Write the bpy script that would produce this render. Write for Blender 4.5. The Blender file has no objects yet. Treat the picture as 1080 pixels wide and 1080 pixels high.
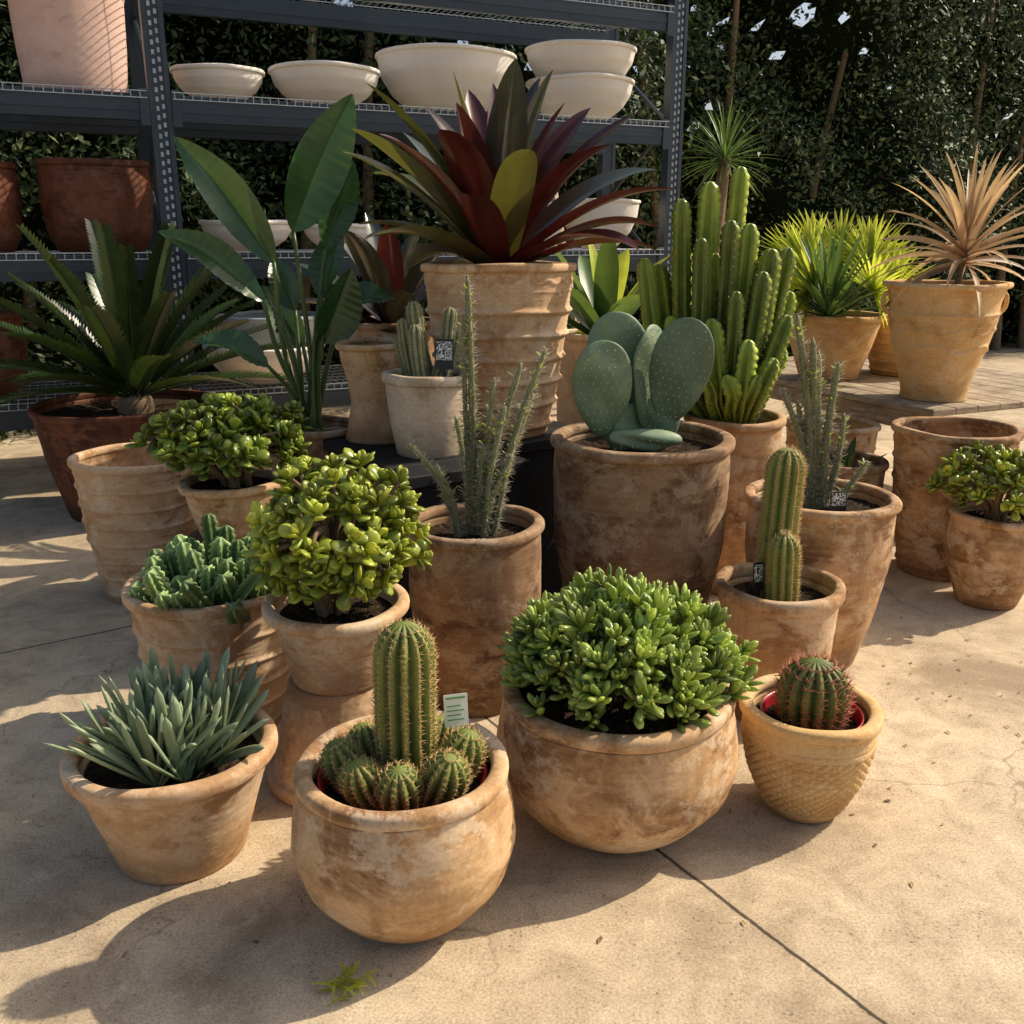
import bpy, math, random
import numpy as np
from mathutils import Vector, Matrix
rng=np.random.default_rng(7)
random.seed(7)
pi=math.pi
C=bpy.context.scene.collection

# ------------------------------------------------------------ materials
def newmat(name):
    m=bpy.data.materials.new(name); m.use_nodes=True
    nt=m.node_tree; nt.nodes.clear()
    return m,nt
def L(nt,a,b): nt.links.new(a,b)
def noise(nt,vec,scale,detail=3,rough=.6,dist=0):
    n=nt.nodes.new('ShaderNodeTexNoise'); n.inputs['Scale'].default_value=scale
    n.inputs['Detail'].default_value=detail; n.inputs['Roughness'].default_value=rough
    n.inputs['Distortion'].default_value=dist
    if vec: L(nt,vec,n.inputs['Vector'])
    return n.outputs['Fac']
def ramp(nt,fac,stops):
    r=nt.nodes.new('ShaderNodeValToRGB'); e=r.color_ramp.elements
    while len(e)<len(stops): e.new(.5)
    for i,(p,c) in enumerate(stops):
        e[i].position=p; e[i].color=(c,c,c,1) if not hasattr(c,'__len__') else (*c,1)
    L(nt,fac,r.inputs['Fac']); return r.outputs['Color']
def mix(nt,fac,a,b,bt='MIX'):
    m=nt.nodes.new('ShaderNodeMix'); m.data_type='RGBA'; m.blend_type=bt
    for s,v in ((m.inputs[0],fac),(m.inputs[6],a),(m.inputs[7],b)):
        if isinstance(v,(int,float)): s.default_value=v
        elif isinstance(v,tuple): s.default_value=(*v,1)
        else: L(nt,v,s)
    return m.outputs[2]
def math_(nt,op,a,b=None,c=None):
    m=nt.nodes.new('ShaderNodeMath'); m.operation=op
    for i,v in enumerate((a,b,c)):
        if v is None: continue
        if isinstance(v,(int,float)): m.inputs[i].default_value=v
        else: L(nt,v,m.inputs[i])
    return m.outputs[0]
def bump(nt,h,st,d=.01,prev=None):
    b=nt.nodes.new('ShaderNodeBump'); b.inputs['Strength'].default_value=st; b.inputs['Distance'].default_value=d
    L(nt,h,b.inputs['Height'])
    if prev: L(nt,prev,b.inputs['Normal'])
    return b.outputs[0]
def principled(nt,col,rough=.8,normal=None,spec=.3,metal=0):
    p=nt.nodes.new('ShaderNodeBsdfPrincipled')
    if isinstance(col,tuple): p.inputs['Base Color'].default_value=(*col,1)
    else: L(nt,col,p.inputs['Base Color'])
    if isinstance(rough,(int,float)): p.inputs['Roughness'].default_value=rough
    else: L(nt,rough,p.inputs['Roughness'])
    p.inputs['Specular IOR Level'].default_value=spec; p.inputs['Metallic'].default_value=metal
    if normal: L(nt,normal,p.inputs['Normal'])
    return p.outputs[0]
def out(nt,s):
    o=nt.nodes.new('ShaderNodeOutputMaterial'); L(nt,s,o.inputs['Surface'])
def objvec(nt,scale=(1,1,1),seeded=True):
    tc=nt.nodes.new('ShaderNodeTexCoord'); mp=nt.nodes.new('ShaderNodeMapping')
    L(nt,tc.outputs['Object'],mp.inputs['Vector']); mp.inputs['Scale'].default_value=scale
    if seeded:
        oi=nt.nodes.new('ShaderNodeObjectInfo')
        m=math_(nt,'MULTIPLY',oi.outputs['Random'],37.0)
        cb=nt.nodes.new('ShaderNodeCombineXYZ'); L(nt,m,cb.inputs[0]); L(nt,m,cb.inputs[1]); L(nt,m,cb.inputs[2])
        L(nt,cb.outputs[0],mp.inputs['Location'])
    return mp.outputs[0]

def pot_mat(name,dark,mid,pale,amt=.5,rough=.88,grain=.3,chalk=(.72,.59,.43),ck=.6):
    m,nt=newmat(name)
    v=objvec(nt,(1,1,1.3)); vs=objvec(nt,(2.0,2.0,30)); vd=objvec(nt,(9,9,1.1))
    big=noise(nt,v,3.2,4,.62,.6); med=noise(nt,v,7,5,.72,.5); st=noise(nt,vs,1.6,2,.7); fine=noise(nt,v,90,2,.7)
    ch=noise(nt,v,4.6,6,.78,.25); dr=noise(nt,vd,1.5,3,.6)
    a=ramp(nt,big,[(.42,0),(.56,1)])
    col=mix(nt,a,dark,mid)
    b=ramp(nt,med,[(.5-.08*amt,0),(.61-.06*amt,1)])
    b=math_(nt,'MULTIPLY',b,ramp(nt,big,[(.35,.85),(.7,.3)]))
    col=mix(nt,b,col,pale)
    col=mix(nt,math_(nt,'MULTIPLY',ramp(nt,st,[(.45,0),(.7,1)]),.3),col,pale)
    col=mix(nt,math_(nt,'MULTIPLY',ramp(nt,dr,[(.55,0),(.68,1)]),.38),col,dark)
    spots=ramp(nt,med,[(.31,1),(.39,0)])
    col=mix(nt,math_(nt,'MULTIPLY',spots,.6),col,tuple(x*.6 for x in dark))
    col=mix(nt,math_(nt,'MULTIPLY',ramp(nt,ch,[(.53,0),(.575,.8),(.66,1)]),ck),col,chalk)
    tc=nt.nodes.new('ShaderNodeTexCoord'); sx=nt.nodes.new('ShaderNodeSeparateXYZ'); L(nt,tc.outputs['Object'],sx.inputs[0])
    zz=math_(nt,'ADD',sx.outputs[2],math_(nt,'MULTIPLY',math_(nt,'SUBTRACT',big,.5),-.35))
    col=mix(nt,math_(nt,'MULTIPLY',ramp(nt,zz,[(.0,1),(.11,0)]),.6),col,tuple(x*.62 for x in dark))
    col=mix(nt,grain,col,ramp(nt,fine,[(.3,.6),(.7,1.35)]),'MULTIPLY')
    h=math_(nt,'ADD',math_(nt,'ADD',math_(nt,'MULTIPLY',st,.35),math_(nt,'MULTIPLY',fine,.14)),math_(nt,'MULTIPLY',ch,.25))
    out(nt,principled(nt,col,rough,bump(nt,h,.45,.006),.2)); return m
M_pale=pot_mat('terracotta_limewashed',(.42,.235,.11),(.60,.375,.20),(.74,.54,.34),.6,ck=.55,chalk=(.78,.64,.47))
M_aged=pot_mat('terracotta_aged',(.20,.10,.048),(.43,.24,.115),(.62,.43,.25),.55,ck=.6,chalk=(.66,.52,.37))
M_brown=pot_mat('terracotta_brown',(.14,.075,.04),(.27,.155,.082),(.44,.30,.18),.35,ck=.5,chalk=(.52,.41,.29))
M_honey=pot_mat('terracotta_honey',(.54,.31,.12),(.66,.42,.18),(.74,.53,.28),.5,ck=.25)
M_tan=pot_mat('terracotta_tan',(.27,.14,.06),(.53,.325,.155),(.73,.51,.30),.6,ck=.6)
M_rust=pot_mat('rust_glaze',(.06,.02,.011),(.13,.045,.022),(.20,.08,.045),.3,.6,ck=.2,chalk=(.22,.11,.07))
M_pink=pot_mat('pink_concrete',(.62,.42,.35),(.66,.46,.39),(.7,.50,.43),.3,.8,.1,ck=.1)
M_cream=pot_mat('cream_stone',(.46,.34,.22),(.62,.49,.35),(.74,.62,.47),.6,ck=.4)
def stone(name,c):
    m,nt=newmat(name); v=objvec(nt); f=noise(nt,v,4,3,.6); g=noise(nt,v,120,2)
    col=mix(nt,f,tuple(x*.86 for x in c),tuple(min(.9,x*1.1) for x in c)); col=mix(nt,.15,col,ramp(nt,g,[(.3,.6),(.7,1.3)]),'MULTIPLY')
    out(nt,principled(nt,col,.75,bump(nt,g,.15,.002),.3)); return m
M_white=stone('white_stone',(.80,.76,.69)); M_grey=stone('grey_stone',(.38,.41,.43))

def soil_mat():
    m,nt=newmat('soil'); v=objvec(nt)
    f=noise(nt,v,45,4,.8); c=ramp(nt,f,[(.35,(.012,.008,.005)),(.6,(.06,.04,.025)),(.75,(.22,.14,.08))])
    out(nt,principled(nt,c,.95,bump(nt,f,1,.01),.1)); return m
M_soil=soil_mat()

def leaf_mat(name,base,tip,rough=.45,spec=.4,trans=.15,var=.5,nscale=14,tcol=None,yel=.25):
    m,nt=newmat(name)
    at=nt.nodes.new('ShaderNodeAttribute'); at.attribute_name='tint'
    ar=nt.nodes.new('ShaderNodeAttribute'); ar.attribute_name='rnd'
    v=objvec(nt,seeded=False); nz=noise(nt,v,nscale,3,.65)
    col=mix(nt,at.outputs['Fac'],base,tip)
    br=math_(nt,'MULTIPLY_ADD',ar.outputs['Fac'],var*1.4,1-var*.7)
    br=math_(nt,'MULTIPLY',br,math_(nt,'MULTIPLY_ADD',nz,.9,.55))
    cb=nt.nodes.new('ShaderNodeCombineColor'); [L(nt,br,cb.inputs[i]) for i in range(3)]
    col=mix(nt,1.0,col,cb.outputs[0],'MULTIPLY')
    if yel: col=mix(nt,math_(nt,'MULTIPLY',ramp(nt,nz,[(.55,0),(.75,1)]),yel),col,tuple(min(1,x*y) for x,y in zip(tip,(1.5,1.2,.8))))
    s=principled(nt,col,rough,bump(nt,nz,.12,.01),spec)
    if trans>0:
        t=nt.nodes.new('ShaderNodeBsdfTranslucent')
        tc=tcol or tuple(min(1,x*y) for x,y in zip(tip,(2.4,2.0,.9)))
        L(nt,mix(nt,1.0,cb.outputs[0],tc,'MULTIPLY'),t.inputs['Color'])
        ms=nt.nodes.new('ShaderNodeMixShader'); ms.inputs[0].default_value=trans
        L(nt,s,ms.inputs[1]); L(nt,t.outputs[0],ms.inputs[2]); s=ms.outputs[0]
    out(nt,s); return m
def flat_mat(name,col,rough=.6,spec=.3,metal=0,var=.25,scale=20,bp=True):
    m,nt=newmat(name); v=objvec(nt)
    f=noise(nt,v,scale,2,.7)
    c=mix(nt,f,tuple(x*(1-var) for x in col),tuple(min(1,x*(1+var)) for x in col))
    out(nt,principled(nt,c,rough,bump(nt,f,.2,.003) if bp else None,spec,metal)); return m

M_bark=flat_mat('succulent_bark',(.20,.14,.085),.85,.2,0,.5,40)
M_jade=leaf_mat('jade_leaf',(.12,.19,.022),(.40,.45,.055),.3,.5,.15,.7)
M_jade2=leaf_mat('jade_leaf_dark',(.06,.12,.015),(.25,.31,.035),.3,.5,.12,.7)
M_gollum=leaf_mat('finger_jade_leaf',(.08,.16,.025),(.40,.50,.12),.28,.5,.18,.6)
M_aloe=leaf_mat('fan_aloe_leaf',(.13,.20,.10),(.28,.35,.21),.5,.35,.05,.5)
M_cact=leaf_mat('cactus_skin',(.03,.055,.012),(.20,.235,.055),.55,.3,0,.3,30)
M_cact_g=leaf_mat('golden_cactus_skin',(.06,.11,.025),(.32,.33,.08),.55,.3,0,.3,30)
M_euph=leaf_mat('euphorbia_skin',(.025,.065,.010),(.30,.38,.05),.4,.4,.0,.7,16)
M_mound=leaf_mat('mounding_euphorbia_skin',(.045,.11,.03),(.28,.39,.15),.5,.3,0,.6,22)
M_spst=leaf_mat('spiny_stem',(.09,.10,.05),(.26,.27,.14),.7,.2,0,.4,40)
M_opun=leaf_mat('prickly_pear_skin',(.12,.19,.11),(.20,.28,.165),.5,.35,0,.4,9,yel=.5)
M_spine_y=flat_mat('spine_golden',(.62,.42,.18),.5,.3,0,.25,20,False)
M_spine_r=flat_mat('spine_red',(.48,.17,.10),.5,.3,0,.25,20,False)
M_spine_g=flat_mat('spine_grey',(.46,.40,.31),.6,.3,0,.25,20,False)
M_areole=flat_mat('areole_pale',(.50,.47,.32),.7,.2,0,.25,20,False)
M_bird=leaf_mat('bird_of_paradise_leaf',(.018,.058,.018),(.045,.12,.038),.28,.5,.09,.4,7,(.18,.32,.05))
M_stalk=leaf_mat('leaf_stalk',(.05,.10,.025),(.11,.17,.05),.4,.4,0,.4)
M_br_red=leaf_mat('bromeliad_maroon',(.085,.014,.013),(.045,.014,.012),.26,.6,.04,.7,6,(.3,.04,.02),0)
M_br_grn=leaf_mat('bromeliad_olive',(.055,.028,.016),(.055,.075,.02),.26,.6,.08,.7,6,(.38,.36,.05),0)
M_br_dk=leaf_mat('bromeliad_slate',(.05,.028,.024),(.03,.05,.038),.2,.7,.03,.5,6,(.2,.16,.05),0)
M_cyc=leaf_mat('cycad_leaf',(.014,.034,.010),(.035,.07,.02),.35,.45,.05,.6,6,(.16,.25,.03))
M_fan=leaf_mat('fan_palm_leaf',(.22,.31,.025),(.45,.52,.07),.4,.4,.4,.6,10,(.85,.9,.1))
M_yuc=leaf_mat('yucca_leaf',(.035,.09,.035),(.10,.19,.05),.4,.4,.15,.5,10,(.3,.45,.08))
M_cord=leaf_mat('cordyline_leaf',(.36,.20,.115),(.50,.40,.23),.5,.3,.25,.7,10,(.8,.55,.28))
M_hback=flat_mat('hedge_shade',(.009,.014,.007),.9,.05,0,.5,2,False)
def hedge_mat():
    m,nt=newmat('hedge_leaf')
    ar=nt.nodes.new('ShaderNodeAttribute'); ar.attribute_name='rnd'
    c=ramp(nt,ar.outputs['Fac'],[(.0,(.025,.045,.018)),(.6,(.06,.095,.035)),(1.,(.17,.22,.08))])
    out(nt,principled(nt,c,.55,None,.25)); return m
M_hedge=hedge_mat()
M_steel=flat_mat('rack_steel_blue',(.028,.043,.06),.4,.5,.2,.3,12,False)
M_galv=flat_mat('rack_galvanised',(.40,.44,.48),.45,.5,.5,.2,12,False)
M_slot_lit=flat_mat('rack_slot_lit_edge',(.34,.38,.42),.6,.3,0,.4,30,False)  # slot plates: light on the slot edges is put into this pale colour
M_black=flat_mat('black_plinth',(.013,.013,.014),.7,.3,0,.4,10)
M_red=flat_mat('red_plastic',(.36,.012,.02),.35,.5,0,.1)
M_blackpl=flat_mat('black_plastic',(.015,.015,.016),.4,.5,0,.1)
M_dry=leaf_mat('dry_leaf',(.22,.13,.05),(.38,.27,.10),.7,.2,.0,.8)
def wood_mat(name,a,b):
    m,nt=newmat(name); v=objvec(nt,(6,6,30))
    f=noise(nt,v,1.5,4,.7); c=ramp(nt,f,[(.3,a),(.7,b)])
    out(nt,principled(nt,c,.85,bump(nt,f,.5,.004),.2)); return m
M_wood=wood_mat('weathered_timber',(.19,.145,.10),(.50,.41,.29)); M_pine=wood_mat('pale_timber',(.5,.4,.28),(.68,.58,.44))
def tag_mat():
    m,nt=newmat('label_print'); tc=nt.nodes.new('ShaderNodeTexCoord')
    sn=nt.nodes.new('ShaderNodeVectorMath'); sn.operation='SNAP'; sn.inputs[1].default_value=(.0032,.0032,.0032)
    L(nt,tc.outputs['Object'],sn.inputs[0])
    w=nt.nodes.new('ShaderNodeTexWhiteNoise'); w.noise_dimensions='3D'; L(nt,sn.outputs[0],w.inputs['Vector'])
    out(nt,principled(nt,ramp(nt,w.outputs['Value'],[(.48,(.75,.75,.72)),(.52,(.03,.04,.03))]),.4,None,.4)); return m
M_tag=tag_mat()
M_tagw=flat_mat('label_white',(.72,.76,.66),.45,.4,0,.05)
M_tagg=flat_mat('label_green',(.12,.3,.10),.45,.4,0,.05)

def ground_mat():
    m,nt=newmat('concrete_paving'); tc=nt.nodes.new('ShaderNodeTexCoord'); v=tc.outputs['Object']
    big=noise(nt,v,1.2,5,.68,.7); med=noise(nt,v,7,5,.75,.6); fine=noise(nt,v,150,2,.8)
    col=ramp(nt,big,[(.34,(.33,.25,.16)),(.47,(.53,.42,.28)),(.56,(.59,.475,.32)),(.70,(.69,.565,.39))])
    col=mix(nt,ramp(nt,med,[(.45,.0),(.66,.55)]),col,(.31,.235,.155))
    col=mix(nt,ramp(nt,med,[(.30,.5),(.42,0)]),col,(.76,.64,.46))
    col=mix(nt,.7,col,ramp(nt,fine,[(.3,.5),(.5,1.0),(.7,1.35)]),'MULTIPLY')
    vo=nt.nodes.new('ShaderNodeTexVoronoi'); vo.inputs['Scale'].default_value=60; L(nt,v,vo.inputs['Vector'])
    spk=math_(nt,'MULTIPLY',ramp(nt,vo.outputs['Distance'],[(.10,1),(.22,0)]),ramp(nt,med,[(.48,0),(.58,.8)]))
    col=mix(nt,spk,col,(.11,.075,.045))
    def line(nx,ny,off,sp,w):
        d=nt.nodes.new('ShaderNodeVectorMath'); d.operation='DOT_PRODUCT'; d.inputs[1].default_value=(nx,ny,0)
        L(nt,v,d.inputs[0])
        a=math_(nt,'ADD',d.outputs['Value'],math_(nt,'MULTIPLY_ADD',med,.018,-.009))
        a=math_(nt,'ADD',a,-off+sp*20.5); a=math_(nt,'MODULO',a,sp); a=math_(nt,'ABSOLUTE',math_(nt,'SUBTRACT',a,sp/2))
        mr=nt.nodes.new('ShaderNodeMapRange'); mr.inputs[1].default_value=w*.5; mr.inputs[2].default_value=w*1.3
        mr.inputs[3].default_value=1; mr.inputs[4].default_value=0; L(nt,a,mr.inputs[0]); return mr.outputs[0]
    j=math_(nt,'MAXIMUM',line(.833,.553,1.459,3.2,.0055),line(-.553,.833,3.78,3.2,.0055))
    vd=nt.nodes.new('ShaderNodeTexVoronoi'); vd.feature='DISTANCE_TO_EDGE'; vd.inputs['Scale'].default_value=1.1
    dv=nt.nodes.new('ShaderNodeVectorMath'); dv.operation='ADD'; L(nt,v,dv.inputs[0])
    nn=nt.nodes.new('ShaderNodeTexNoise'); nn.inputs['Scale'].default_value=5; nn.inputs['Detail'].default_value=3; L(nt,v,nn.inputs['Vector'])
    sc=nt.nodes.new('ShaderNodeVectorMath'); sc.operation='SCALE'; sc.inputs['Scale'].default_value=.25; L(nt,nn.outputs['Color'],sc.inputs[0]); L(nt,sc.outputs[0],dv.inputs[1])
    L(nt,dv.outputs[0],vd.inputs['Vector'])
    cr=math_(nt,'MULTIPLY',ramp(nt,vd.outputs['Distance'],[(.0015,1),(.005,0)]),ramp(nt,big,[(.48,0),(.54,.8)]))
    col=mix(nt,math_(nt,'MULTIPLY',j,.9),col,(.03,.022,.015)); col=mix(nt,math_(nt,'MULTIPLY',cr,.65),col,(.14,.10,.065))
    h=math_(nt,'ADD',math_(nt,'MULTIPLY',fine,.4),math_(nt,'MULTIPLY',med,.6))
    out(nt,principled(nt,col,.88,bump(nt,h,.45,.005),.25)); return m
M_ground=ground_mat()

# ------------------------------------------------------------ mesh builder
class MB:
    def __init__(s): s.V=[];s.F=[];s.M=[];s.T=[];s.R=[];s.n=0
    def add(s,v,f,tint=.5,rnd=.5,mi=0):
        v=np.asarray(v,float).reshape(-1,3); k=len(v); o=s.n
        s.V.append(v); s.F.extend([tuple(i+o for i in q) for q in f]); s.M.extend([mi]*len(f))
        s.T.append(np.broadcast_to(np.asarray(tint,float).ravel() if np.ndim(tint) else tint,(k,)))
        s.R.append(np.full(k,rnd)); s.n+=k
    def build(s,name,mats,loc=(0,0,0),smooth=True,parent=None):
        me=bpy.data.meshes.new(name); V=np.concatenate(s.V)
        me.from_pydata(V.tolist(),[],s.F)
        for nm,a in (('tint',np.concatenate(s.T)),('rnd',np.concatenate(s.R))):
            at=me.attributes.new(nm,'FLOAT','POINT'); at.data.foreach_set('value',a.astype(np.float32))
        for m in mats: me.materials.append(m)
        me.polygons.foreach_set('material_index',s.M)
        me.polygons.foreach_set('use_smooth',[smooth]*len(me.polygons)); me.update()
        ob=bpy.data.objects.new(name,me); ob.location=loc; C.objects.link(ob)
        if parent: ob.parent=parent
        return ob
def nrm(a):
    a=np.asarray(a,float); return a/np.maximum(np.linalg.norm(a,axis=-1,keepdims=True),1e-9)
def curve(pts,n,dense=1.0):
    P=np.asarray(pts,float)
    if len(P)==2: P=np.array([P[0],(P[0]+P[1])/2,P[1]])
    E=np.vstack([2*P[0]-P[1],P,2*P[-1]-P[-2]]); k=len(P)-1
    u=np.linspace(0,1,n); s=1-(1-u)**dense; q=s*k; i=np.minimum(q.astype(int),k-1); f=(q-i)[:,None]
    a,b,c,d=E[i],E[i+1],E[i+2],E[i+3]
    return .5*((2*b)+(-a+c)*f+(2*a-5*b+4*c-d)*f**2+(-a+3*b-3*c+d)*f**3)
def frames(p):
    T=nrm(np.gradient(p,axis=0)); U=np.zeros_like(T)
    r=np.array([1.,0,0]) if abs(T[0][0])<.8 else np.array([0,1.,0])
    u=nrm(r-T[0]*np.dot(r,T[0])); U[0]=u
    for i in range(1,len(p)):
        u=u-T[i]*np.dot(u,T[i]); u=u/np.linalg.norm(u); U[i]=u
    return T,U,np.cross(T,U)
def sweep(mb,path,rad,segs=6,mult=None,tint=.5,rnd=.5,mi=0):
    n=len(path); T,U,W=frames(path); th=np.linspace(0,2*pi,segs,endpoint=False)
    R=np.broadcast_to(np.asarray(rad,float).reshape(-1,1),(n,segs))
    if mult is not None: R=R*mult
    ring=path[:,None,:]+R[:,:,None]*(np.cos(th)[None,:,None]*U[:,None]+np.sin(th)[None,:,None]*W[:,None])
    f=[(i*segs+j,i*segs+(j+1)%segs,(i+1)*segs+(j+1)%segs,(i+1)*segs+j) for i in range(n-1) for j in range(segs)]
    f.append(tuple((n-1)*segs+j for j in range(segs)))
    tt=np.broadcast_to(tint,(n,segs)).ravel() if np.ndim(tint) else tint
    mb.add(ring.reshape(-1,3),f,tt,rnd,mi)
    return T,U,W
def spines(mb,P,D,Ls,r,mi):
    P=np.asarray(P);D=nrm(D);Ls=np.asarray(Ls); k=len(P)
    a=nrm(np.cross(D,np.array([.3,.5,.8]))); b=np.cross(D,a)
    vs=np.stack([P+r*a,P+r*(-.5*a+.87*b),P+r*(-.5*a-.87*b),P+D*Ls[:,None]],1).reshape(-1,3)
    f=[]
    for i in range(k):
        o=4*i; f+=[(o,o+1,o+3),(o+1,o+2,o+3),(o+2,o,o+3)]
    mb.add(vs,f,.5,.5,mi)

def cactus(mb,pts,R,nrib,depth=.2,wing=False,teeth=0,tspace=.03,dome=1.0,btaper=.15,bl=2.0,sp_len=0,sp_n=4,sp_space=.014,sp_r=.0008,sp_mi=1,rnd=None,n=46,mi=0,tiptint=.0,wexp=.75):
    P=curve(pts,n,1.6); seg=np.r_[0,np.cumsum(np.linalg.norm(np.diff(P,axis=0),axis=1))]; Ln=seg[-1]
    d=Ln-seg; x=np.clip(d/(R*dome),0,1); r=R*np.sqrt(np.maximum(1-(1-x)**2,1e-5))
    y=np.clip(seg/(R*bl),0,1); r=r*(1-btaper*(1-y)**2)
    segs=nrib*6; th=np.linspace(0,2*pi,segs,endpoint=False)
    if wing: c=1-np.abs(np.sin(nrib*th/2))**wexp
    else: c=np.abs(np.cos(nrib*th/2))
    c=np.broadcast_to(c,(n,segs)); mult=1-depth*(1-c)
    if teeth: mult=mult+teeth*(c**2)*(np.abs(np.sin(pi*seg/tspace))[:,None]-.5)
    rnd=rng.random() if rnd is None else rnd
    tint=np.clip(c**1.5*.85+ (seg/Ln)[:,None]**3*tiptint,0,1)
    T,U,W=sweep(mb,P,r,segs,mult,tint,rnd,mi)
    if sp_len:
        A=np.arange(sp_space,Ln-.002,sp_space); PP=[];DD=[];LL=[]
        for k in range(nrib):
            t=2*pi*k/nrib
            for s in A:
                ip=lambda X:np.array([np.interp(s,seg,X[:,q]) for q in range(3)])
                p=ip(P);u=ip(U);w=ip(W);tt=ip(T);rr=np.interp(s,seg,r)
                o=math.cos(t)*u+math.sin(t)*w; side=np.cross(tt,o)
                near=max(0,1-(Ln-s)/(R*dome)); 
                od=nrm(o*(1-near)+tt*near)
                for q in range(sp_n):
                    an=2*pi*q/sp_n+rng.random()*.8; e=.35+.7*rng.random()
                    PP.append(p+o*rr*.985); DD.append(od*e+ (math.cos(an)*side+math.sin(an)*tt)*(1.1-e*.4)); LL.append(sp_len*(.5+.8*rng.random()))
        spines(mb,PP,DD,LL,sp_r,sp_mi)

def blade(mb,base,az,el,Ln,W,bend,nseg=9,fold=.25,prof=None,fat=0,roll=0,rnd=.5,mi=0,pw=1.4,t0=0,t1=1):
    s=np.linspace(0,1,nseg+1); ang=el-bend*s**pw
    d=np.stack([math.cos(az)*np.cos(ang),math.sin(az)*np.cos(ang),np.sin(ang)],1)
    p=np.array(base,float)+np.vstack([[0,0,0],np.cumsum((d[:-1]+d[1:])/2*Ln/nseg,0)])
    nn=np.stack([-math.cos(az)*np.sin(ang),-math.sin(az)*np.sin(ang),np.cos(ang)],1)
    sd=np.broadcast_to(np.array([-math.sin(az),math.cos(az),0.]),nn.shape)
    if roll: sd,nn=sd*math.cos(roll)+nn*math.sin(roll),nn*math.cos(roll)-sd*math.sin(roll)
    w=W*.5*(prof(s) if prof else (.78+.22*np.sin(pi*np.minimum(s*1.2,1)))*np.maximum(1-s**5,0)**.9)
    w=np.maximum(w,W*.012)[:,None]
    if fat:
        k=8; th=np.linspace(0,2*pi,k,endpoint=False)
        h=np.minimum(fat*.5,w*.9)
        ring=p[:,None]+w[:,:,None]*np.cos(th)[None,:,None]*sd[:,None]+h[:,:,None]*np.sin(th)[None,:,None]*nn[:,None]
        f=[(i*k+j,i*k+(j+1)%k,(i+1)*k+(j+1)%k,(i+1)*k+j) for i in range(nseg) for j in range(k)]+[tuple(nseg*k+j for j in range(k))]
        mb.add(ring.reshape(-1,3),f,np.repeat(t0+(t1-t0)*s,k),rnd,mi)
    else:
        a=p+w*sd+nn*w*fold*1.0; b=p+w*.5*sd+nn*w*fold*.35; c=p; e=p-w*.5*sd+nn*w*fold*.35; g=p-w*sd+nn*w*fold*1.0
        V=np.stack([a,b,c,e,g],1).reshape(-1,3)
        f=[(i*5+j,i*5+j+1,i*5+j+6,i*5+j+5) for i in range(nseg) for j in range(4)]
        mb.add(V,f,np.repeat(t0+(t1-t0)*s,5),rnd,mi)

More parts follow.
